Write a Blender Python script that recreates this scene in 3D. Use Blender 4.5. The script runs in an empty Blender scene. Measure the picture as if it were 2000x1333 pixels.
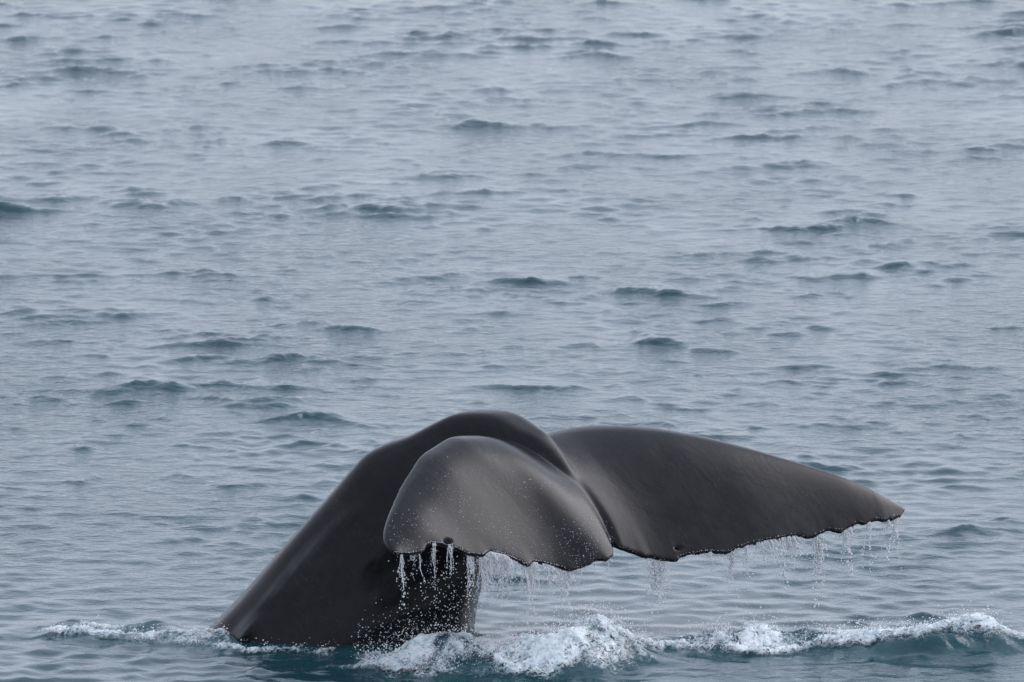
import bpy, bmesh, math, random
import numpy as np
from mathutils import Vector, Matrix
from mathutils.bvhtree import BVHTree

random.seed(7)
rng = np.random.default_rng(11)
scene = bpy.context.scene
C = scene.collection

# ------------------------------------------------------------------ camera
FPX = 14286.0                      # focal length in pixels of the 2000 px wide photograph
DIST = 50.0                        # metres from the lens to the water at the whale
DEP = math.radians(11.0)           # depression of that line of sight
PITCH = DEP - math.atan(583.5 / FPX)
CAM = np.array([0.0, -DIST * math.cos(DEP), DIST * math.sin(DEP)])
FWD = np.array([0.0, math.cos(PITCH), -math.sin(PITCH)])
UP = np.array([0.0, math.sin(PITCH), math.cos(PITCH)])
RIGHT = np.array([1.0, 0.0, 0.0])
D0 = DIST * math.cos(DEP - PITCH)

cam_d = bpy.data.cameras.new("camera")
cam_d.sensor_width = 36.0
cam_d.lens = 36.0 * FPX / 2000.0
cam_d.clip_start = 0.5
cam_d.clip_end = 20000.0
cam_d.dof.use_dof = True
cam_d.dof.focus_distance = 49.6
cam_d.dof.aperture_fstop = 7.1
cam = bpy.data.objects.new("camera", cam_d)
C.objects.link(cam)
cam.location = CAM
cam.rotation_euler = (math.pi / 2 - PITCH, 0.0, 0.0)
scene.camera = cam

# ------------------------------------------------------------------ sky, sun, exposure
SUN_EL = math.radians(34.0)
SUN_AZ = math.radians(54.0)        # clockwise from +Y (away from the camera) towards +X (right)
world = bpy.data.worlds.new("World")
scene.world = world
world.use_nodes = True
nt = world.node_tree
nt.nodes.clear()
w_out = nt.nodes.new("ShaderNodeOutputWorld")
w_bg = nt.nodes.new("ShaderNodeBackground")
w_hsv = nt.nodes.new("ShaderNodeHueSaturation")
w_sky = nt.nodes.new("ShaderNodeTexSky")
w_sky.sky_type = 'NISHITA'
w_sky.sun_disc = False
w_sky.sun_elevation = SUN_EL
w_sky.sun_rotation = SUN_AZ
w_sky.air_density = 1.0
w_sky.dust_density = 1.0
w_sky.ozone_density = 1.0
w_hsv.inputs['Saturation'].default_value = 0.6
w_bg.inputs['Strength'].default_value = 0.15
w_mix = nt.nodes.new("ShaderNodeMix"); w_mix.data_type = 'RGBA'       # an even, thin cloud layer
w_mix.inputs[0].default_value = 0.7
w_tc = nt.nodes.new("ShaderNodeTexCoord"); w_no = nt.nodes.new("ShaderNodeTexNoise"); w_cr = nt.nodes.new("ShaderNodeValToRGB")
w_no.inputs['Scale'].default_value = 4.5; w_no.inputs['Detail'].default_value = 5.0; w_no.inputs['Roughness'].default_value = 0.55
w_cr.color_ramp.elements[0].position = 0.33; w_cr.color_ramp.elements[0].color = (3.9, 4.4, 5.6, 1.0)     # greyer parts of the cloud
w_cr.color_ramp.elements[1].position = 0.67; w_cr.color_ramp.elements[1].color = (9.3, 9.9, 11.6, 1.0)    # thinner, whiter parts
nt.links.new(w_tc.outputs['Generated'], w_no.inputs['Vector']); nt.links.new(w_no.outputs['Fac'], w_cr.inputs['Fac'])
nt.links.new(w_cr.outputs['Color'], w_mix.inputs[7])
nt.links.new(w_sky.outputs[0], w_hsv.inputs['Color'])
nt.links.new(w_hsv.outputs[0], w_mix.inputs[6])
nt.links.new(w_mix.outputs[2], w_bg.inputs[0])
nt.links.new(w_bg.outputs[0], w_out.inputs[0])

sun_d = bpy.data.lights.new("sun", 'SUN')
sun_d.energy = 1.5
sun_d.angle = math.radians(42.0)
sun_d.color = (1.0, 0.965, 0.975)
sun = bpy.data.objects.new("sun", sun_d)
C.objects.link(sun)
sdir = Vector((math.sin(SUN_AZ) * math.cos(SUN_EL), math.cos(SUN_AZ) * math.cos(SUN_EL), math.sin(SUN_EL)))
sun.rotation_euler = sdir.to_track_quat('Z', 'Y').to_euler()
sun.location = sdir * 60

scene.view_settings.view_transform = 'Standard'
scene.view_settings.look = 'None'
scene.view_settings.gamma = 1.0
scene.view_settings.use_curve_mapping = False
scene.view_settings.exposure = 0.04
scene.render.engine = 'CYCLES'
scene.cycles.max_bounces = 8

# ------------------------------------------------------------------ helpers
def at(px, py, d=0.0):
    """world point on the sight line of a photo pixel, d metres beyond the whale's plane"""
    r = RIGHT * ((px - 1000.0) / FPX) + FWD - UP * ((py - 666.5) / FPX)
    return CAM + r * (D0 + d)

def at_z(px, py, z=0.0):
    r = RIGHT * ((px - 1000.0) / FPX) + FWD - UP * ((py - 666.5) / FPX)
    return CAM + r * ((z - CAM[2]) / r[2])

def tag(o, label=None, cat=None, group=None, kind=None):
    if label: o['label'] = label
    if cat: o['category'] = cat
    if group: o['group'] = group
    if kind: o['kind'] = kind
    return o

def mesh_from(name, verts, faces, mat=None, smooth=True):
    verts = np.asarray(verts, np.float32)
    faces = np.asarray(faces, np.int32)
    n = faces.shape[1]
    me = bpy.data.meshes.new(name)
    me.vertices.add(len(verts)); me.vertices.foreach_set("co", verts.ravel())
    me.loops.add(faces.size); me.loops.foreach_set("vertex_index", faces.ravel())
    me.polygons.add(len(faces))
    me.polygons.foreach_set("loop_start", np.arange(0, faces.size, n, dtype=np.int32))
    me.polygons.foreach_set("use_smooth", np.full(len(faces), smooth))
    me.update(calc_edges=True)
    if mat: me.materials.append(mat)
    o = bpy.data.objects.new(name, me)
    C.objects.link(o)
    return o

def grid_faces(ny, nx):
    i = np.arange(ny - 1)[:, None] * nx + np.arange(nx - 1)[None, :]
    return np.stack([i, i + 1, i + nx + 1, i + nx], -1).reshape(-1, 4)

def perlin(x, y, seed=0):
    x = np.asarray(x, np.float64); y = np.asarray(y, np.float64)
    xi = np.floor(x).astype(np.int64); yi = np.floor(y).astype(np.int64)
    xf = x - xi; yf = y - yi
    def g(ix, iy, dx, dy):
        h = (ix * 374761393 + iy * 668265263 + seed * 974634777) & 0xffffffff
        h = ((h ^ (h >> 13)) * 1274126177) & 0xffffffff
        a = ((h ^ (h >> 16)) & 0xffff) * (2 * math.pi / 65536.0)
        return np.cos(a) * dx + np.sin(a) * dy
    u = xf * xf * xf * (xf * (xf * 6 - 15) + 10); v = yf * yf * yf * (yf * (yf * 6 - 15) + 10)
    a = g(xi, yi, xf, yf); b = g(xi + 1, yi, xf - 1, yf)
    c = g(xi, yi + 1, xf, yf - 1); d = g(xi + 1, yi + 1, xf - 1, yf - 1)
    return ((a * (1 - u) + b * u) * (1 - v) + (c * (1 - u) + d * u) * v) * 1.41

def fbm(x, y, octaves=4, seed=0, gain=0.5):
    s = 0; a = 1.0; t = 0
    for k in range(octaves):
        s = s + a * perlin(x * 2 ** k + 17.3 * k, y * 2 ** k - 9.1 * k, seed + k); t += a; a *= gain
    return s / t

def ridged(x, y, octaves=4, seed=0, gain=0.55):
    s = 0; a = 1.0; t = 0
    for k in range(octaves):
        s = s + a * (1 - 2 * np.abs(perlin(x * 2.1 ** k + 5.3 * k, y * 2.1 ** k - 3.1 * k, seed + k))); t += a; a *= gain
    return s / t

def sstep(a, b, x):
    t = np.clip((x - a) / (b - a), 0, 1)
    return t * t * (3 - 2 * t)

def seg_field(x, y, pts, vals, widths):
    """largest gaussian fall-off round a polyline: value * exp(-(dist/width)^2)"""
    out = np.zeros(np.shape(x), np.float64)
    for i in range(len(pts) - 1):
        ax, ay = pts[i][0], pts[i][1]; bx, by = pts[i + 1][0], pts[i + 1][1]
        ux, uy = bx - ax, by - ay
        L2 = ux * ux + uy * uy + 1e-9
        t = np.clip(((x - ax) * ux + (y - ay) * uy) / L2, 0, 1)
        dx = x - (ax + t * ux); dy = y - (ay + t * uy)
        v = vals[i] + t * (vals[i + 1] - vals[i]); w = widths[i] + t * (widths[i + 1] - widths[i])
        out = np.maximum(out, v * np.exp(-(dx * dx + dy * dy) / (w * w)))
    return out

# ------------------------------------------------------------------ node materials
def new_mat(name):
    m = bpy.data.materials.new(name); m.use_nodes = True
    n = m.node_tree; n.nodes.clear()
    o = n.nodes.new("ShaderNodeOutputMaterial"); p = n.nodes.new("ShaderNodeBsdfPrincipled")
    n.links.new(p.outputs[0], o.inputs['Surface'])
    return m, n, p, o

def coords(n, scale=(1, 1, 1), rot=(0, 0, 0)):
    t = n.nodes.new("ShaderNodeTexCoord"); m = n.nodes.new("ShaderNodeMapping")
    m.inputs['Scale'].default_value = scale; m.inputs['Rotation'].default_value = rot
    n.links.new(t.outputs['Object'], m.inputs['Vector'])
    return m.outputs['Vector']

def noise(n, vec, scale, detail=4, rough=0.5, dist=0.0):
    t = n.nodes.new("ShaderNodeTexNoise")
    t.inputs['Scale'].default_value = scale; t.inputs['Detail'].default_value = detail
    t.inputs['Roughness'].default_value = rough; t.inputs['Distortion'].default_value = dist
    n.links.new(vec, t.inputs['Vector'])
    return t.outputs['Fac']

def ramp(n, fac, stops):
    r = n.nodes.new("ShaderNodeValToRGB")
    els = r.color_ramp.elements
    while len(els) < len(stops): els.new(0.5)
    for e, (p, c) in zip(els, stops):
        e.position = p; e.color = (*c, 1) if len(c) == 3 else c
    n.links.new(fac, r.inputs['Fac'])
    return r.outputs['Color']

def mix_col(n, fac, a, b, mode='MIX'):
    m = n.nodes.new("ShaderNodeMix"); m.data_type = 'RGBA'; m.blend_type = mode
    for k, v in ((0, fac), (6, a), (7, b)):
        if hasattr(v, 'is_linked') or isinstance(v, bpy.types.NodeSocket): n.links.new(v, m.inputs[k])
        else: m.inputs[k].default_value = v
    return m.outputs[2]

def math_n(n, op, a, b=None):
    m = n.nodes.new("ShaderNodeMath"); m.operation = op
    for k, v in enumerate((a, b)):
        if v is None: continue
        if isinstance(v, bpy.types.NodeSocket): n.links.new(v, m.inputs[k])
        else: m.inputs[k].default_value = v
    return m.outputs[0]

def bump(n, height, strength, dist, normal=None):
    b = n.nodes.new("ShaderNodeBump")
    b.inputs['Strength'].default_value = strength; b.inputs['Distance'].default_value = dist
    n.links.new(height, b.inputs['Height'])
    if normal is not None: n.links.new(normal, b.inputs['Normal'])
    return b.outputs['Normal']

# sea water
M_SEA, n, p, _ = new_mat("sea_water")
at_n = n.nodes.new("ShaderNodeAttribute"); at_n.attribute_name = "aeration"
at_c = n.nodes.new("ShaderNodeAttribute"); at_c.attribute_name = "calm"
v = coords(n)
lace = noise(n, coords(n, (1, 0.6, 1)), 9.0, 6, 0.65, 1.2)
aer = math_n(n, 'MULTIPLY', at_n.outputs['Fac'], math_n(n, 'MULTIPLY', lace, 1.6))
tealc = mix_col(n, aer, (0.008, 0.049, 0.063, 1), (0.03, 0.095, 0.115, 1))
wl = ramp(n, math_n(n, 'ADD', noise(n, coords(n, (1, .7, 1), (0, 0, .3)), 16.0, 7, .7, 1.5), math_n(n, 'MULTIPLY', at_n.outputs['Fac'], .22)), [(.70, (0,) * 3), (.84, (1,) * 3)])
wl = math_n(n, 'MULTIPLY', wl, math_n(n, 'MINIMUM', math_n(n, 'MULTIPLY', at_n.outputs['Fac'], 2.0), .8))
n.links.new(mix_col(n, wl, tealc, (.72, .77, .79, 1)), p.inputs['Base Color'])
n.links.new(math_n(n, 'ADD', .08, math_n(n, 'MULTIPLY', wl, .4)), p.inputs['Roughness'])
p.inputs['Roughness'].default_value = 0.08
p.inputs['IOR'].default_value = 1.333
vs = coords(n, (0.75, 1.0, 1.0), (0, 0, 0.25))
r1 = noise(n, vs, 9.0, 4, 0.55, 0.3)
r2 = noise(n, coords(n, (0.8, 1.1, 1.0), (0, 0, -0.4)), 30.0, 2, 0.5, 0.2)
hh = math_n(n, 'ADD', math_n(n, 'MULTIPLY', r1, 0.017), math_n(n, 'MULTIPLY', r2, 0.004))
gust = ramp(n, noise(n, coords(n, (1, .45, 1), (0, 0, .2)), .45, 4, .6), [(.36, (.45,) * 3), (.64, (1.5,) * 3)])
hh = math_n(n, 'MULTIPLY', hh, gust)
hh = math_n(n, 'MULTIPLY', hh, math_n(n, 'SUBTRACT', 1.0, math_n(n, 'MULTIPLY', at_c.outputs['Fac'], 0.7)))
n.links.new(bump(n, hh, 1.0, 1.0), p.inputs['Normal'])

# whale skin: dark grey, wet, finely streaked and scratched
M_SKIN, n, p, _ = new_mat("whale_skin")
CH = Vector((.55, -.66, -.52)).normalized(); SP_ = Vector((.80, .58, .05)); SP_ = (SP_ - SP_.dot(CH) * CH).normalized(); NN = CH.cross(SP_)
def along_chord(n, sc):
    a = coords(n, (1, 1, 1), Matrix((CH, SP_, NN)).to_euler())      # axes: along the chord, across, out of the skin
    m = n.nodes.new("ShaderNodeMapping"); m.inputs['Scale'].default_value = sc
    n.links.new(a, m.inputs['Vector']); return m.outputs['Vector']
big = noise(n, coords(n), 2.6, 6, 0.65, .6)
streak = noise(n, along_chord(n, (1.3, 9.0, 9.0)), 3.0, 6, 0.7, 0.8)
scr_n = noise(n, along_chord(n, (.35, 6, 6)), 3.0, 2, 0.5, 0.1)
scr = ramp(n, scr_n, [(.492, (0,) * 3), (.4975, (1,) * 3), (.5025, (1,) * 3), (.508, (0,) * 3)])
brk = ramp(n, noise(n, coords(n), 4.0, 3), [(.52, (0,) * 3), (.6, (1,) * 3)])
scr = math_n(n, 'MULTIPLY', math_n(n, 'MULTIPLY', scr, brk), .22)
speck = noise(n, coords(n), 70.0, 2, 0.5)
c1 = ramp(n, big, [(0.3, (0.0058, 0.0057, 0.0068)), (0.72, (0.0130, 0.0124, 0.0145))])
c2 = ramp(n, streak, [(0.35, (0.75, 0.75, 0.75)), (0.70, (1.25, 1.24, 1.24))])
c3 = ramp(n, speck, [(0.62, (1, 1, 1)), (0.72, (1.35, 1.35, 1.35))])
col = mix_col(n, 1.0, mix_col(n, 1.0, c1, c2, 'MULTIPLY'), c3, 'MULTIPLY')
col = mix_col(n, scr, col, (.10, .095, .098, 1))
n.links.new(col, p.inputs['Base Color'])
rr = ramp(n, streak, [(0.3, (0.23,) * 3), (0.75, (0.37,) * 3)])
n.links.new(math_n(n, 'ADD', rr, math_n(n, 'MULTIPLY', math_n(n, 'SUBTRACT', big, .5), .35)), p.inputs['Roughness'])
p.inputs['Specular IOR Level'].default_value = 0.09
p.inputs['Coat Weight'].default_value = 0.33
p.inputs['Coat Roughness'].default_value = 0.27
p.inputs['Coat IOR'].default_value = 1.34
fine = noise(n, along_chord(n, (1, 3, 3)), 26.0, 4, 0.6)
hh = math_n(n, 'ADD', math_n(n, 'MULTIPLY', streak, 0.0022), math_n(n, 'MULTIPLY', fine, 0.001))
hh = math_n(n, 'ADD', hh, math_n(n, 'MULTIPLY', big, 0.02))
n.links.new(bump(n, hh, 0.3, 1.0), p.inputs['Normal'])

# foam: white, full of bubbles
M_FOAM, n, p, _ = new_mat("foam")
fz = noise(n, coords(n, (1, .8, 1.6), (0, 0, .5)), 9.0, 7, 0.72, 1.4)
fcol = ramp(n, fz, [(0.34, (0.30, 0.42, 0.46)), (0.50, (0.70, 0.76, 0.78)), (0.66, (0.90, 0.91, 0.92))])
n.links.new(fcol, p.inputs['Base Color'])
p.inputs['Roughness'].default_value = 0.35
p.inputs['Subsurface Weight'].default_value = 0.7
p.inputs['Subsurface Radius'].default_value = (0.8, 1.0, 1.0)
p.inputs['Subsurface Scale'].default_value = 0.05
bub = noise(n, coords(n), 45.0, 5, 0.7)
n.links.new(bump(n, bub, 0.5, 0.02), p.inputs['Normal'])
fo = [q for q in n.nodes if q.type == 'OUTPUT_MATERIAL'][0]
tr = n.nodes.new("ShaderNodeBsdfTransparent"); mx = n.nodes.new("ShaderNodeMixShader")
cv = n.nodes.new("ShaderNodeAttribute"); cv.attribute_name = "cover"
def filament(sc, dist):
    q = math_n(n, 'ABSOLUTE', math_n(n, 'SUBTRACT', noise(n, coords(n, (1, .75, 1.3), (0, 0, .35)), sc, 4, .62, dist), .5))
    return math_n(n, 'SUBTRACT', 1.0, math_n(n, 'MULTIPLY', q, 6.0))
fl = math_n(n, 'MAXIMUM', filament(13.0, 1.2), math_n(n, 'MULTIPLY', filament(31.0, .8), .9))
lc = math_n(n, 'ADD', math_n(n, 'MULTIPLY', fl, .75), math_n(n, 'SUBTRACT', math_n(n, 'MULTIPLY', cv.outputs['Fac'], 1.15), .98))
n.links.new(ramp(n, lc, [(0.28, (0.0,) * 3), (0.72, (1,) * 3)]), mx.inputs[0])
n.links.new(tr.outputs[0], mx.inputs[1]); n.links.new(p.outputs[0], mx.inputs[2]); n.links.new(mx.outputs[0], fo.inputs['Surface'])

# falling water: half clear, half white
M_DROP, n, p, o_ = new_mat("falling_water")
p.inputs['Base Color'].default_value = (0.95, 0.96, 0.97, 1)
p.inputs['Roughness'].default_value = 0.08
tr = n.nodes.new("ShaderNodeBsdfTransparent"); mx = n.nodes.new("ShaderNodeMixShader")
mx.inputs[0].default_value = 0.95
tl = n.nodes.new("ShaderNodeBsdfTranslucent"); tl.inputs[0].default_value = (0.97, 0.97, 0.98, 1)
m2 = n.nodes.new("ShaderNodeMixShader"); m2.inputs[0].default_value = 0.45
n.links.new(p.outputs[0], m2.inputs[1]); n.links.new(tl.outputs[0], m2.inputs[2])
n.links.new(tr.outputs[0], mx.inputs[1]); n.links.new(m2.outputs[0], mx.inputs[2]); n.links.new(mx.outputs[0], o_.inputs['Surface'])

# ------------------------------------------------------------------ the sea
def zline(lst):
    P = [at_z(px, py, z) for px, py, z in lst]
    return [(q[0], q[1]) for q in P], [z for *_, z in lst]

MOUNDS = []
def mound(lst, width):
    pts, hs = zline(lst); MOUNDS.append((pts, hs, [width] * len(pts)))
mound([(95, 1222, .03), (150, 1215, .06), (230, 1224, .04), (290, 1214, .08), (340, 1230, .05), (430, 1240, .06)], .15)
mound([(760, 1275, .05), (830, 1247, .15), (880, 1236, .20), (930, 1246, .15), (985, 1270, .08)], .20)
mound([(960, 1275, .08), (1040, 1250, .18), (1110, 1232, .24), (1160, 1222, .24), (1195, 1230, .15)], .26)
mound([(1210, 1255, .06), (1300, 1244, .08), (1380, 1236, .10), (1450, 1230, .12), (1560, 1232, .10), (1680, 1238, .10)], .17)
mound([(1690, 1248, .08), (1780, 1232, .12), (1850, 1219, .175), (1920, 1217, .17), (1965, 1236, .08), (2010, 1254, .03)], .21)

FOAM = {
 'left': [([(100, 1218, .08), (150, 1210, .11), (225, 1220, .1), (290, 1211, .13), (340, 1226, .1), (430, 1238, .1)], .80, .11),
          ([(170, 1232, 0), (260, 1240, 0)], .62, .12),
          ([(300, 1250, 0), (380, 1255, 0), (440, 1262, 0), (480, 1268, 0), (560, 1272, 0), (700, 1276, 0)], .66, .15),
          ([(425, 1225, .05), (437, 1242, .05)], .9, .08)],
 'centre': [([(730, 1300, 0), (770, 1290, .05), (830, 1262, .1), (880, 1255, .12)], .88, .24),
            ([(830, 1245, .16), (880, 1236, .2)], .7, .12),
            ([(850, 1315, 0), (960, 1302, 0), (1050, 1290, .03), (1150, 1272, .05), (1210, 1266, .05)], .8, .2),
            ([(980, 1275, .1), (1040, 1250, .2), (1110, 1230, .25), (1160, 1220, .25), (1195, 1228, .16)], 1.0, .34)],
 'band': [([(1200, 1270, .02), (1300, 1268, .02), (1400, 1269, .02), (1560, 1273, .02), (1690, 1263, .02)], .9, .09),
          ([(1390, 1234, .1), (1450, 1228, .13), (1560, 1230, .11), (1690, 1237, .11)], .76, .24),
          ([(1210, 1226, .08), (1300, 1236, .08), (1390, 1234, .08)], .55, .12),
          ([(1450, 1255, .04), (1560, 1255, .04), (1680, 1250, .04)], .76, .2)],
 'crest': [([(1690, 1254, .05), (1740, 1242, .09), (1790, 1231, .12), (1850, 1221, .155), (1925, 1219, .15)], 1.25, .16),
           ([(1690, 1262, .03), (1750, 1252, .06), (1800, 1240, .09)], .9, .14),
           ([(1925, 1219, .15), (1955, 1234, .09), (1985, 1254, .03)], .8, .10)],
}

NW = 190
lam = np.exp(rng.uniform(math.log(0.15), math.log(6.0), NW))
kk = 2 * math.pi / lam
th = np.where(lam < .6, math.radians(-105) + rng.normal(0, math.radians(75), NW), math.radians(-105) + rng.normal(0, math.radians(45), NW))          # mostly running towards the camera
ph = rng.uniform(0, 2 * math.pi, NW)
wgt = np.exp(-((np.log(lam) - math.log(0.34)) / 0.85) ** 2)
slope = wgt * rng.uniform(0.5, 1.3, NW)
slope *= 0.074 * math.sqrt(2) / math.sqrt((slope ** 2).sum())        # rms slope
CHOP = 0.7

# steep little wavelets scattered over the chop, each with a short front face and a long back
WAVELETS = []
for q in range(2900):
    wy = -2 + 50 * rng.random() ** .9
    wx = rng.uniform(-8, 8)
    if perlin(np.array([wx / 2.2]), np.array([wy / 3.6]), 77)[0] * 1.5 + .45 < rng.random(): continue
    if abs(wx - .3) < 3.6 and wy < 3.5 and rng.random() < .85: continue
    big = rng.random() ** 4.0
    for sub in range(1 + int(rng.random() * 3 * (.3 + big))):
        WAVELETS.append((wx + rng.normal(0, .35), wy + rng.normal(0, .3), .010 + .036 * big * rng.uniform(.6, 1), .07 + .36 * big * rng.uniform(.6, 1.3),
                         rng.normal(.12, .22), rng.uniform(-.5, .5)))
WIX = np.array(WAVELETS)

def wavelets(x, y):
    out = np.zeros(x.shape, np.float32)
    k0, k1 = np.searchsorted(y[:, 0], (-4, 50)); l0, l1 = np.searchsorted(x[0], (-10, 10))
    xw = np.zeros(x.shape, np.float32); yw = np.zeros(x.shape, np.float32)
    q = (slice(k0, k1), slice(l0, l1))
    xw[q] = .10 * fbm(x[q] * 2, y[q] * 2, 3, 51); yw[q] = .20 * fbm(x[q] * 1.9, y[q] * 1.7, 5, 52, .62)
    rag = np.ones(x.shape, np.float32); rag[q] = np.clip(1 + .7 * fbm(x[q] * 3.4, y[q] * 1.6, 3, 53, .6), .1, 2)
    for wx, wy, h, w, rot, cur in WAVELETS:
        j0, j1 = np.searchsorted(y[:, 0], (wy - 1.2, wy + 1.6)); i0, i1 = np.searchsorted(x[0], (wx - 2.6 * w, wx + 2.6 * w))
        if j1 <= j0 or i1 <= i0: continue
        sx, sy = x[j0:j1, i0:i1] + xw[j0:j1, i0:i1] - wx, y[j0:j1, i0:i1] + yw[j0:j1, i0:i1] - wy
        u = sx * math.cos(rot) + sy * math.sin(rot); v = -sx * math.sin(rot) + sy * math.cos(rot)
        v = v - cur * u * u / w * .6 + .05 * np.sin(u * 9 / w * .35 + wx * 5)
        sf, sb = .045 + h * 1.0, .10 + h * 3.5
        e = np.where(v < 0, np.exp(-(np.abs(v) / sf) ** 1.35), np.exp(-(np.abs(v) / sb) ** 1.5))
        out[j0:j1, i0:i1] += h * e * np.exp(-(u / w) ** 2) * rag[j0:j1, i0:i1]
    return out

def sea_disp(x, y, space):
    """displacement of the resting sea surface at (x, y); space = mesh spacing there"""
    x = np.asarray(x, np.float32); y = np.asarray(y, np.float32)
    dx = np.zeros_like(x); dy = np.zeros_like(x); dz = np.zeros_like(x)
    env = 0.50 + 2.0 * np.clip(0.42 + 0.9 * fbm(x / 2.0, y / 3.0, 3, 40), 0, 1) ** 2.2
    calm = calm_field(x, y)
    env = env.astype(np.float32); calm = calm.astype(np.float32)
    for i in range(NW):
        c, s = math.cos(th[i]), math.sin(th[i])
        a = slope[i] / kk[i]
        w = np.clip(lam[i] / (2.5 * space) - 1, 0, 1).astype(np.float32) * a
        if lam[i] < 2.0: w = w * env
        if lam[i] < 0.5: w = w * (1 + .7 * calm)
        f = (kk[i] * (x * c + y * s) + ph[i]).astype(np.float32)
        dz += w * np.cos(f)
        sn = w * np.sin(f) * CHOP
        dx -= c * sn; dy -= s * sn
    m = np.zeros(np.shape(x), np.float64)
    near = (np.abs(x) < 6) & (np.abs(y) < 6)
    if near.any():
        xn, yn = x[near].astype(np.float64), y[near].astype(np.float64)
        wx = xn + 0.10 * fbm(xn * 2, yn * 2, 2, 60); wy = yn + 0.14 * fbm(xn * 2, yn * 2, 2, 70)
        mm = np.zeros(xn.shape)
        for pts, hs, ws in MOUNDS:
            mm = np.maximum(mm, seg_field(wx, wy, pts, hs, ws))
        mm = mm * (1 + 0.4 * fbm(xn * 4, yn * 4, 3, 80))
        m[near] = mm
    return dx, dy, dz + m + wavelets(x, y)

def calm_field(x, y):
    return np.exp(-((x - 0.3) / 4.5) ** 2 - ((y - .3) / 4.2) ** 2)

def foam_field(x, y, keys=None):
    wx = x + 0.14 * fbm(x * 2.2, y * 2.2, 3, 21); wy = y + 0.22 * fbm(x * 2.2, y * 2.2, 3, 22)
    out = np.zeros(np.shape(x))
    for k in (keys or FOAM):
        for lst, dens, wid in FOAM[k]:
            pts, _ = zline(lst)
            out = np.maximum(out, seg_field(wx, wy, pts, [dens] * len(pts), [wid] * len(pts)))
    return out

def axis(a, b, step_fn, far_lo, far_hi):
    v = [a]
    while v[-1] < b: v.append(v[-1] + step_fn(v[-1]))
    s = step_fn(b); q = v[-1]
    while q < far_hi: s *= 1.16; q += s; v.append(q)
    s = step_fn(a); q = a; lo = []
    while q > far_lo: s *= 1.16; q -= s; lo.append(q)
    return np.array(lo[::-1] + v)

xs = axis(-13.0, 13.0, lambda t: 0.020 if abs(t) < 4.1 else (0.031 if abs(t) < 7 else .08), -5000, 5000)
ys = axis(-9.0, 46.0, lambda t: .08 if t < -2.7 else 0.019 if t < 2 else 0.019 + 0.060 * min(1, (t - 2) / 26), -5000, 9000)
X, Y = np.meshgrid(xs, ys)
SP = np.maximum(np.gradient(xs)[None, :], np.gradient(ys)[:, None] * 0.8)
dx, dy, dz = sea_disp(X, Y, SP)
SV = np.stack([X + dx, Y + dy, dz], -1).reshape(-1, 3)
sea = mesh_from("sea_water", SV, grid_faces(len(ys), len(xs)), M_SEA)
tag(sea, "grey blue choppy sea surface filling the whole view behind the whale tail", "sea", kind="structure")
aer = np.zeros(X.shape)
nr = (np.abs(X) < 6) & (np.abs(Y) < 6)
aer[nr] = np.clip(seg_field(X[nr], Y[nr], [(-0.35, -.6), (3.4, -.5)], [.14, .14], [.5, .5]) + foam_field(X[nr], Y[nr]) * .75, 0, 1)
for nm, arr in (("aeration", aer), ("calm", calm_field(X, Y))):
    at_ = sea.data.attributes.new(nm, 'FLOAT', 'POINT')
    at_.data.foreach_set("value", arr.astype(np.float32).ravel())

# ------------------------------------------------------------------ the whale's tail
def smooth_curve(ctrl, s, sig):
    ctrl = np.array(ctrl, float)
    P = np.array([at(a, b, c) for a, b, c, _ in ctrl])
    S = ctrl[:, 3]
    fine_s = np.linspace(0, 1, 1201)
    Q = np.stack([np.interp(fine_s, S, P[:, k]) for k in range(3)], -1)
    k = int(4 * sig * 1200) | 1
    if k > 2:
        g = np.exp(-0.5 * ((np.arange(k) - k // 2) / (sig * 1200)) ** 2); g /= g.sum()
        pad = k // 2
        E = np.concatenate([2 * Q[:1] - Q[pad:0:-1], Q, 2 * Q[-1:] - Q[-2:-pad - 2:-1]])
        Q = np.stack([np.convolve(E[:, j], g, 'valid') for j in range(3)], -1)
    return np.stack([np.interp(s, fine_s, Q[:, j]) for j in range(3)], -1)

NEAR_LE = [(1022, 868, .33, 0), (965, 864, .12, .06), (930, 855, -.05, .12), (875, 856, -.30, .25), (820, 891, -.62, .45), (781, 952, -.95, .65),
           (754, 1015, -1.28, .83), (745, 1050, -1.45, .92), (752, 1072, -1.58, .97), (772, 1083, -1.63, 1)]
NEAR_TE = [(1192, 1050, -.30, 0), (1200, 1058, -.35, .02), (1203, 1070, -.40, .04), (1200, 1085, -.43, .06), (1183, 1103, -.48, .09), (1162, 1101, -.54, .13),
           (1150, 1110, -.58, .16), (1112, 1119, -.68, .24), (1070, 1104, -.80, .33), (1042, 1099, -.88, .385), (1030, 1109, -.92, .415), (985, 1085, -1.04, .51),
           (957, 1079, -1.12, .57), (942, 1089, -1.16, .60), (912, 1086, -1.24, .66), (880, 1068, -1.32, .73), (850, 1061, -1.40, .79), (835, 1066, -1.44, .83),
           (826, 1081, -1.47, .86), (800, 1086, -1.55, .93), (772, 1083, -1.63, 1)]
FAR_LE = [(1022, 868, .33, 0), (1048, 852, .50, .05), (1085, 844, .62, .12), (1140, 835, .68, .20), (1205, 833, .72, .28), (1290, 839, .76, .40),
          (1380, 856, .80, .52), (1470, 879, .83, .64), (1560, 906, .86, .76), (1640, 932, .89, .86), (1700, 960, .91, .925), (1745, 985, .93, .975), (1767, 997, .94, 1)]
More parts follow.
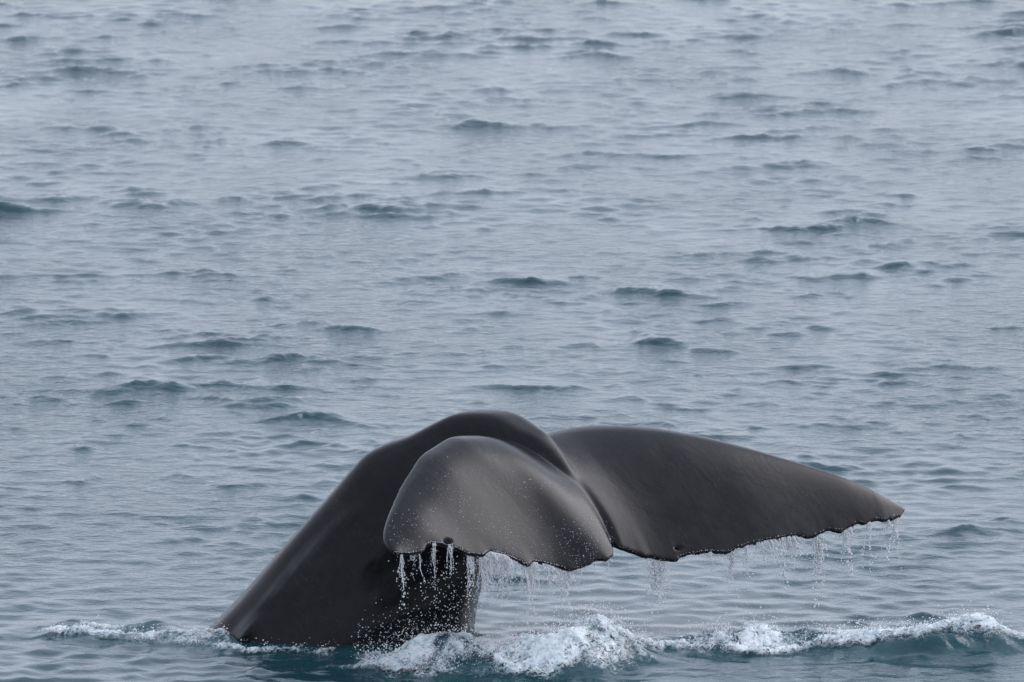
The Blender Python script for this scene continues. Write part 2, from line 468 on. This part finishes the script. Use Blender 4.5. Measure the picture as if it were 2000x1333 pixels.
FAR_TE = [(1192, 1050, -.30, 0), (1199, 1062, -.32, .02), (1210, 1073, -.33, .045), (1250, 1089, -.26, .10), (1290, 1098, -.19, .165), (1321, 1099, -.14, .215),
          (1326, 1091, -.13, .23), (1350, 1084, -.09, .27), (1388, 1079, -.02, .335), (1412, 1083, .02, .375), (1430, 1081, .06, .405), (1438, 1072, .07, .42),
          (1470, 1062, .14, .475), (1510, 1055, .22, .54), (1552, 1047, .32, .61), (1575, 1054, .37, .65), (1588, 1051, .40, .67), (1602, 1045, .44, .70),
          (1620, 1035, .48, .73), (1640, 1041, .53, .765), (1656, 1034, .57, .79), (1676, 1021, .63, .83), (1690, 1026, .66, .855), (1706, 1015, .70, .88),
          (1730, 1018, .77, .92), (1755, 1009, .86, .965), (1762, 1003, .90, .985), (1767, 997, .94, 1)]

def te_point(te, px):
    a = np.array(te, float); order = np.argsort(a[:, 0])
    return at(px, np.interp(px, a[order, 0], a[order, 1]), np.interp(px, a[order, 0], a[order, 2]))

def fluke(le, te, camber, up_hint, root_th, bulge, sink):
    ns, ntc = 260, 44
    s = 1 - (1 - np.linspace(0, 1, ns)) ** 1.25
    L = smooth_curve(le, s, 0.025); T = smooth_curve(te, s, 0.07); T[0] = smooth_curve(te, s, 0.004)[0]; TD = smooth_curve(te, s, 0.004) - T
    t = np.linspace(0, 1, ntc) ** 1.0
    t = 0.5 * t + 0.5 * (1 - np.cos(math.pi * t)) / 2
    M = L[:, None, :] * (1 - t)[None, :, None] + T[:, None, :] * t[None, :, None]
    ch = np.linalg.norm(T - L, axis=1)
    M = M + up_hint[None, None, :] * (camber * (ch / ch.max())[:, None] * 4 * t * (1 - t))[:, :, None]
    M = M + up_hint[None, None, :] * ((bulge * np.exp(-((s - .11) / .11) ** 2))[:, None] * sstep(.1, .6, t)[None] - sink * np.exp(-(s / .085) ** 2)[:, None] * (1 - .75 * sstep(.35, .85, t))[None] - .06 * np.exp(-(s / .020) ** 2)[:, None] * sstep(.45, .85, t)[None])[:, :, None]
    M0 = M
    du = np.gradient(M, axis=0); dv = np.gradient(M, axis=1)
    N = np.cross(du, dv); N /= np.linalg.norm(N, axis=2, keepdims=True) + 1e-9
    N *= np.sign((N * up_hint).sum(2, keepdims=True) + 1e-9)
    prof = 10 * (.2969 * np.sqrt(t) - .126 * t - .3516 * t ** 2 + .2843 * t ** 3 - .1015 * t ** 4)
    full = root_th * np.exp(-3.4 * s) + .085 * (1 - s) + .028
    half = .5 * (full[:, None] * prof[None, :] * np.minimum(1, ch / .25)[:, None] + .030 * np.minimum(1, t / .1)[None, :])
    TD = (1 + .3 * sstep(.06, .16, s))[:, None] * TD + (1.0 if sink < .05 else .3) * ((T - L) / ch[:, None]) * (np.clip(s / .06, 0, 1) * np.clip((1 - s) / .03, 0, 1) * (.012 * perlin(s * 38, s * 0 + camber * 31) + .008 * perlin(s * 90, s * 0 + camber * 57)))[:, None]
    TD = TD - (TD * N[:, -4]).sum(1, keepdims=True) * N[:, -4]
    M = M0 + TD[:, None, :] * (np.clip((t - .66) / .34, 0, 1) ** 1.6)[None, :, None]
    top = M + N * half[:, :, None]; bot = M - N * half[:, :, None]
    V = np.concatenate([top.reshape(-1, 3), bot.reshape(-1, 3)])
    g = grid_faces(ns, ntc); off = ns * ntc
    F = [g, g[:, ::-1] + off]
    def strip(idx):
        idx = np.array(idx)
        return np.stack([idx[:-1], idx[:-1] + off, idx[1:] + off, idx[1:]], -1)
    F.append(strip([i * ntc for i in range(ns)]))
    F.append(strip([i * ntc + ntc - 1 for i in range(ns)])[:, ::-1])
    F.append(strip(list(range(ntc)))[:, ::-1])
    F.append(strip([(ns - 1) * ntc + j for j in range(ntc)]))
    return V, np.concatenate(F)

STOCK = [  # dorsal px, ventral px, depth, half width, sideways direction blend
    ((255, 1380), (850, 1520), .55, .80, 0), ((335, 1300), (885, 1380), .50, .78, 0), ((412, 1222), (915, 1262), .48, .75, 0),
    ((482, 1150), (930, 1180), .46, .69, 0), ((560, 1060), (945, 1120), .44, .60, .03), ((635, 977), (962, 1070), .42, .50, .06),
    ((690, 914), (980, 1030), .40, .42, .1), ((722, 882), (995, 1005), .38, .37, .15), ((760, 863), (1005, 985), .38, .33, .2),
    ((805, 848), (1015, 968), .38, .30, .27), ((855, 823), (1022, 955), .37, .27, .35), ((895, 806), (1030, 945), .36, .25, .45),
    ((940, 802), (1035, 938), .34, .24, .55), ((985, 808), (1042, 935), .29, .22, .68), ((1022, 830), (1050, 940), .20, .20, .8),
    ((1059, 854), (1062, 960), .12, .145, .9), ((1094, 894), (1085, 985), .02, .10, 1), ((1123, 941), (1108, 1010), -.09, .065, 1),
    ((1135, 990), (1128, 1030), -.17, .05, 1), ((1150, 1025), (1144, 1045), -.22, .02, 1)]

def stock():
    nth, nu = 72, 190
    A = np.array([[*a, *b, c, d, e] for a, b, c, d, e in STOCK], float)
    u0 = np.linspace(0, 1, len(A)); u = np.linspace(0, 1, nu)
    # smooth through the control sections (Catmull-Rom)
    def cr(col):
        v = np.concatenate([[2 * col[0] - col[1]], col, [2 * col[-1] - col[-2]]])
        q = u * (len(col) - 1); i = np.clip(q.astype(int), 0, len(col) - 2); f = q - i
        p0, p1, p2, p3 = v[i], v[i + 1], v[i + 2], v[i + 3]
        return .5 * (2 * p1 + (p2 - p0) * f + (2 * p0 - 5 * p1 + 4 * p2 - p3) * f * f + (3 * p1 - p0 - 3 * p2 + p3) * f ** 3)
    B = np.stack([cr(A[:, k]) for k in range(7)], -1)
    V = []
    th_ = np.linspace(0, 2 * math.pi, nth, endpoint=False)
    for i in range(nu):
        dxp, dyp, vx, vy, d, w, b = B[i]
        Dp, Vp = at(dxp, dyp, d), at(vx, vy, d)
        Lat = np.array([.12, .99, 0]) * (1 - b) + np.array([.80, .58, .05]) * b
        Lat /= np.linalg.norm(Lat)
        c = np.cos(th_)
        hgt = np.linalg.norm(Dp - Vp)
        fd = (1 - c) * .5 * hgt                      # metres below the dorsal keel
        keel = 1 - .05 * np.exp(-(fd / .20) ** 2)
        lump = .022 * fbm(i * .06 + 0 * c, fd * 2.3, 3, 34)
        lump = lump + .008 * perlin(i * .045 + 0 * c, fd * 20, 37) * np.exp(-((fd - .30) / .16) ** 2)
        wv = float(perlin(i * .10, .5, 31)) + .5 * float(perlin(i * .26, 1.5, 39)); wu = 1.3 * float(perlin(i * .06, 2.5, 32))
        rid = lump * 2 + (.062 + .085 * wv) * np.exp(-((fd - .27 - .05 * wu) / .055) ** 2) - .025 * np.exp(-((fd - .15 - .03 * wu) / .06) ** 2)
        rid *= (.04 + .96 * sstep(.42, .66, w))
        q = np.sign(np.sin(th_)) * (np.abs(np.sin(th_)) ** .55 * w * .93 * keel + rid * np.abs(np.sin(th_)) ** .5)
        P = (Dp + Vp)[None] / 2 + ((Dp - Vp) / 2)[None] * c[:, None] + Lat[None] * q[:, None]
        V.append(P)
    V = np.array(V)
    caps = np.array([V[0].mean(0), V[-1].mean(0)])
    allv = np.concatenate([V.reshape(-1, 3), caps])
    F = []
    for i in range(nu - 1):
        a = i * nth + np.arange(nth); b_ = i * nth + (np.arange(nth) + 1) % nth
        F.append(np.stack([a, b_, b_ + nth, a + nth], -1))
    tri = []
    n0 = nu * nth
    for j in range(nth):
        tri.append((n0, (j + 1) % nth, j)); tri.append((n0 + 1, (nu - 1) * nth + j, (nu - 1) * nth + (j + 1) % nth))
    return allv, [tuple(f) for f in np.concatenate(F)] + tri

NUP = np.array([.20, -.43, .88]); NUP /= np.linalg.norm(NUP)
def build_whale():
    bm = bmesh.new()
    def add(V, F):
        vs_ = [bm.verts.new(v_) for v_ in V]
        for f in F:
            try: bm.faces.new([vs_[k] for k in f])
            except ValueError: pass
    add(*stock())
    for V, F in (fluke(NEAR_LE, NEAR_TE, .07, NUP, .12, .032, .078), fluke(FAR_LE, FAR_TE, .05, NUP, .12, .008, .032)):
        add(V, [tuple(f) for f in F])
    bmesh.ops.remove_doubles(bm, verts=bm.verts, dist=1e-5)
    bmesh.ops.recalc_face_normals(bm, faces=bm.faces)
    me = bpy.data.meshes.new("whale"); bm.to_mesh(me); bm.free()
    o = bpy.data.objects.new("whale", me); C.objects.link(o)
    md = o.modifiers.new("r", 'REMESH'); md.mode = 'VOXEL'; md.voxel_size = .0118; md.adaptivity = 0
    dg = bpy.context.evaluated_depsgraph_get(); dg.update()
    me2 = bpy.data.meshes.new_from_object(o.evaluated_get(dg))
    o.modifiers.clear(); o.data = me2; me2.name = "whale"
    bpy.data.meshes.remove(me)
    # smooth: a little everywhere, a lot where flukes and stock run together
    nv = len(me2.vertices)
    co = np.empty(nv * 3, np.float32); me2.vertices.foreach_get("co", co); co = co.reshape(-1, 3).astype(np.float64)
    ed = np.empty(len(me2.edges) * 2, np.int32); me2.edges.foreach_get("vertices", ed); ed = ed.reshape(-1, 2)
    deg = np.bincount(ed.ravel(), minlength=nv).astype(float)
    def lap(c):
        s = np.stack([np.bincount(ed[:, 0], c[ed[:, 1], k], nv) + np.bincount(ed[:, 1], c[ed[:, 0], k], nv) for k in range(3)], -1)
        return s / deg[:, None]
    for k in range(3): co += .5 * (lap(co) - co); co += -.52 * (lap(co) - co) if k % 2 else 0
    ridge = np.array([at(*q) for q in ((960, 850, .33), (1010, 850, .25), (1060, 890, .1), (1100, 945, 0), (1135, 990, -.12))])
    dm = np.min(np.linalg.norm(co[:, None, :] - ridge[None], axis=2), axis=1)
    wj = np.clip(1.1 - dm / .42, 0, 1)[:, None]
    for k in range(9): co += .6 * wj * (lap(co) - co)
    # two small holes worn in the flukes near the trailing edges
    return o, me2, co

whale, wme, wco = build_whale()
def dent(px, py, d, r, depth):
    """push a small pit into the skin where the sight line of the photo pixel meets it"""
    c = at(px, py, d)
    rel = wco - CAM; dirn = (c - CAM) / np.linalg.norm(c - CAM)
    along = rel @ dirn
    off = rel - along[:, None] * dirn
    lat = off @ RIGHT; ver = off @ UP
    m = (np.abs(along - np.linalg.norm(c - CAM)) < .35)
    q = np.sqrt((lat / r) ** 2 + (ver / (r * .6)) ** 2)
    front = (along - np.min(np.where(m & (q < 1), along, 1e9)))
    wco[:] -= NUP[None] * (depth * np.clip(1.4 * (1 - q), 0, 1) * (m & (front < .09)))[:, None]
dent(874, 1057, -1.30, .034, .035)
dent(1325, 1070, -.10, .030, .035)
wme.vertices.foreach_set("co", wco.astype(np.float32).ravel())
wme.polygons.foreach_set("use_smooth", np.ones(len(wme.polygons), bool))
wme.materials.clear(); wme.materials.append(M_SKIN); wme.update()
tag(whale, "dark grey whale tail lifted from the sea with two broad ragged flukes", "whale")
dgm = bpy.context.evaluated_depsgraph_get(); dgm.update()
WB = BVHTree.FromObject(whale, dgm)

# ------------------------------------------------------------------ white water
def foam_patch(key, label, x0, x1, y0, y1):
    sx, sy = .011, .016
    xx = np.arange(x0, x1, sx); yy = np.arange(y0, y1, sy)
    X, Y = np.meshgrid(xx, yy)
    dx, dy, dz = sea_disp(X, Y, np.full(X.shape, .025))
    f = foam_field(X, Y, [key])
    rd = ridged(X * 3.2, Y * 2.4, 5, 5, .62)
    r2 = .6 * fbm(X * 8, Y * 6.5, 5, 9, .62) + .55 * ridged(X * 15, Y * 11, 3, 10, .6) - .1
    lift = .030 * (rd * .8 + r2 * .7 - .55 + 1.05 * np.minimum(f, 1.0)) * np.clip(f * 2, .3, 1.2)
    lift = np.where(f < .05, -.06, lift)
    Z = dz + np.clip(lift, -.07, .16)
    V = np.stack([X + dx + .03 * f * fbm(X * 18, Y * 18, 2, 90), Y + dy + .03 * f * fbm(X * 18, Y * 18, 2, 91), Z], -1).reshape(-1, 3)
    F = grid_faces(len(yy), len(xx))
    keep = (lift.ravel()[F] > -.03).any(1)
    F = F[keep]
    used, inv = np.unique(F, return_inverse=True)
    o = mesh_from("white_water", V[used], inv.reshape(F.shape), M_FOAM)
    cov = np.clip(f * .72 + .45 * rd + .45 * fbm(X * 2.6, Y * 2.2, 3, 15) + .15 * r2, 0, 1.2)
    a_ = o.data.attributes.new("cover", 'FLOAT', 'POINT'); a_.data.foreach_set("value", cov.ravel()[used].astype(np.float32))
    tag(o, label, "foam", "patches of white water round the whale tail", "stuff")
    return o, V[lift.ravel() > .02]

foam_pts = {}
for key, label, box in (
    ('left', "lacy white foam on a low ripple left of the tail stock", (-3.7, -1.2, -2.2, 2.2)),
    ('centre', "bright foaming splash below the near fluke at the foot of the tail stock", (-1.5, 1.2, -2.2, 1.8)),
    ('band', "long band of broken foam on the water below the far fluke", (.3, 2.9, -1.6, 1.6)),
    ('crest', "foam capped small wave breaking at the right edge below the far fluke tip", (2.1, 3.9, -1.6, 1.6))):
    o, foam_pts[key] = foam_patch(key, label, *box)

# ------------------------------------------------------------------ drops and falling streams
ICO_V, ICO_F = None, None
_b = bmesh.new(); bmesh.ops.create_icosphere(_b, subdivisions=1, radius=1.0); _b.verts.ensure_lookup_table()
ICO_V = np.array([v_.co for v_ in _b.verts]); ICO_F = np.array([[v_.index for v_ in f.verts] for f in _b.faces]); _b.free()

class Bag:
    def __init__(self): self.V = []; self.F = []; self.n = 0
    def drops(self, P, R, stretch=1.0):
        P = np.asarray(P); R = np.asarray(R)
        S = np.ones((len(P), 1, 3)); S[:, 0, 2] = stretch
        V = P[:, None, :] + ICO_V[None] * R[:, None, None] * S
        F = ICO_F[None] + (np.arange(len(P)) * len(ICO_V))[:, None, None] + self.n
        self.V.append(V.reshape(-1, 3)); self.F.append(F.reshape(-1, 3)); self.n += len(P) * len(ICO_V)
    def tube(self, P, R):
        k = 5; m = len(P)
        a = np.arange(k) * 2 * math.pi / k
        ring = np.stack([np.cos(a), np.sin(a), np.zeros(k)], -1)
        V = P[:, None, :] + ring[None] * R[:, None, None]
        i = (np.arange(m - 1)[:, None] * k + np.arange(k)[None]); j = (np.arange(m - 1)[:, None] * k + (np.arange(k)[None] + 1) % k)
        F = np.concatenate([np.stack([i, j, j + k], -1).reshape(-1, 3), np.stack([i, j + k, i + k], -1).reshape(-1, 3)]) + self.n
        self.V.append(V.reshape(-1, 3)); self.F.append(F); self.n += m * k
    def build(self, name, mat, label, cat, group):
        o = mesh_from(name, np.concatenate(self.V), np.concatenate(self.F), mat)
        return tag(o, label, cat, group, "stuff")

def strand(bag, p, length, rad):
    m = max(8, int(length / .012))
    t = np.linspace(0, 1, m)
    sd = rng.integers(0, 1000)
    wob = .004 + .016 * t
    P = np.stack([p[0] + wob * perlin(t * length * 14, t * 0 + .3, sd) + rng.normal(0, .03) * t,
                  p[1] + wob * perlin(t * length * 14, t * 0 + .7, sd + 1),
                  p[2] + .006 - t * length], -1)
    R = .8 * rad * (1.0 - .65 * t) * (.6 + .9 * np.abs(perlin(t * length * 30, t * 0 + .1, sd + 2)) * 1.6)
    cut = .45 + .4 * rng.random()
    k = int(m * cut)
    bag.tube(P[:k], np.maximum(R[:k], .0012) * np.where(np.arange(k) > k - 3, .3, 1))
    nb = int(length * (1.2 - cut) * 75) + 2
    tb = cut + (1.25 - cut) * rng.random(nb) ** 1.2
    Q = np.stack([np.interp(tb, t, P[:, 0]) + rng.normal(0, .012, nb), np.interp(tb, t, P[:, 1]) + rng.normal(0, .012, nb), p[2] - tb * length], -1)
    bag.drops(Q, rad * rng.uniform(.3, .9, nb), 1.4)
    nb = int(length * 110) + 3
    tb = rng.random(nb) * (cut + .1)
    Q = np.stack([np.interp(tb, t, P[:, 0]) + rng.normal(0, .005, nb), np.interp(tb, t, P[:, 1]) + rng.normal(0, .005, nb), p[2] - tb * length], -1)
    bag.drops(Q, rad * rng.uniform(.25, .6, nb), 2.2)

def streams(te, spec, label):
    bag = Bag()
    for px0, px1, cnt, len_px, rad in spec:
        for q in range(cnt):
            px = rng.uniform(px0, px1)
            L = len_px * .0035 * (.2 + 1.4 * rng.random() ** 1.8)
            strand(bag, te_point(te, px), L, rad * rng.uniform(.6, 1.1))
    return bag, label

near_spec = [(781, 786, 4, 120, .006), (800, 830, 5, 28, .004), (816, 820, 3, 55, .0045), (838, 852, 5, 70, .0045), (876, 884, 4, 60, .005), (912, 926, 8, 110, .006),
             (936, 995, 85, 55, .0062), (980, 1030, 26, 40, .0055), (1024, 1050, 24, 75, .006), (1060, 1112, 44, 42, .006), (1110, 1120, 6, 45, .005),
             (1125, 1165, 10, 35, .004), (1186, 1192, 3, 75, .004)] + [(q_ - 2, q_ + 2, 2, l_, .0075) for q_, l_ in ((920, 90), (946, 60), (958, 50), (972, 55), (990, 45), (1008, 35), (1034, 80), (1046, 70), (1074, 45), (1094, 50), (1112, 40), (1190, 60))]
bag, lb = streams(NEAR_TE, near_spec, "streams of water falling from the ragged edge of the near fluke")
bag.build("falling_water", M_DROP, lb, "water", "water draining off the flukes")
far_spec = [(1245, 1305, 10, 45, .0045), (1268, 1300, 26, 60, .007), (1340, 1420, 14, 35, .0035), (1425, 1445, 16, 50, .006), (1440, 1500, 30, 38, .005),
            (1480, 1560, 40, 50, .0055), (1590, 1606, 20, 85, .0062), (1560, 1600, 8, 40, .004), (1640, 1668, 12, 60, .0055), (1690, 1700, 3, 60, .0035),
            (1725, 1752, 12, 60, .005)] + [(q_ - 3, q_ + 3, 3, l_, .0095) for q_, l_ in ((1276, 60), (1285, 75), (1292, 70), (1388, 30), (1432, 60), (1458, 55), (1480, 40), (1502, 55), (1528, 60), (1544, 60), (1598, 90), (1604, 80), (1650, 70), (1660, 60), (1696, 55), (1735, 50), (1747, 80))]
bag, lb = streams(FAR_TE, far_spec, "streams of water falling from the scalloped edge of the far fluke")
bag.build("falling_water", M_DROP, lb, "water", "water draining off the flukes")

# loose drops still falling under both flukes and spray over the splash
bag = Bag()
def fall_drops(te, x0, x1, cnt, r0, r1, bottom=0.05):
    P = []
    for q in range(cnt):
        p = te_point(te, rng.uniform(x0, x1)); f = rng.random() ** .8
        P.append((p[0] + rng.normal(0, .05), p[1] + rng.normal(0, .06), p[2] - f * (p[2] - bottom)))
    bag.drops(P, rng.uniform(r0, r1, cnt))
fall_drops(NEAR_TE, 765, 935, 380, .0012, .0042)
fall_drops(NEAR_TE, 860, 935, 200, .0012, .0042)
fall_drops(NEAR_TE, 935, 1195, 330, .0012, .004)
fall_drops(FAR_TE, 1215, 1750, 600, .0012, .004)
bag.build("water_drops", M_DROP, "loose water drops falling between the flukes and the sea", "water", "water draining off the flukes")

bag = Bag()
for key, cnt, hgt in (('left', 350, .05), ('centre', 2600, .14), ('band', 1300, .08), ('crest', 700, .07)):
    P = foam_pts[key]
    sel = P[rng.integers(0, len(P), cnt)] + np.stack([rng.normal(0, .03, cnt), rng.normal(0, .04, cnt), np.abs(rng.normal(0, hgt * .5, cnt)) ** 1.0 + .005], -1)
    bag.drops(sel, .0015 + .0045 * rng.random(cnt) ** 2.5)
# spray thrown up the foot of the stock
P = np.array([at(rng.normal(790, 55), 0, 0) for _ in range(1)])
cnt = 420
pp = [at_z(min(920, max(700, rng.normal(800, 55))), rng.uniform(1262, 1290), 0) for _ in range(cnt)]
pp = np.array(pp); pp[:, 2] += np.abs(rng.normal(0, .14, cnt)) + .02
bag.drops(pp, .0015 + .0035 * rng.random(cnt) ** 2)
bag.build("spray", M_DROP, "fine white spray drops flung up above the splash and foam", "spray", None)

# beads of water lying on the skin of the near fluke and along its wet edge
bag = Bag(); P = []; R = []
for q in range(2600):
    px, py = rng.uniform(760, 1200), 1110 - abs(rng.normal(0, 110))
    if py < 880 or perlin(px / 70, py / 60, 3) < rng.uniform(-.5, .5): continue
    o3 = Vector(CAM); d3 = (Vector(at(px, py, 0)) - o3).normalized()
    hit, nrm, _, _ = WB.ray_cast(o3, d3)
    if hit and (hit - o3).length < D0 - .2: P.append(hit + nrm * .0005); R.append(.0012 + .0022 * rng.random() ** 3)
for te, n_ in ((NEAR_TE, 500), (FAR_TE, 160)):
    for q in range(n_):
        px = rng.uniform(min(te[0][0], te[-1][0]), max(te[0][0], te[-1][0]))
        p3 = te_point(te, px)
        hit, nrm, _, dd = WB.find_nearest(Vector(p3) + Vector((0, -.012, .02 + .01 * rng.random())))
        if hit: P.append(hit); R.append(.0012 + .0022 * rng.random() ** 2)
bag.drops(np.array(P), np.array(R))
bag.build("water_beads", M_DROP, "tiny water beads glinting on the skin of the near fluke", "water", None)
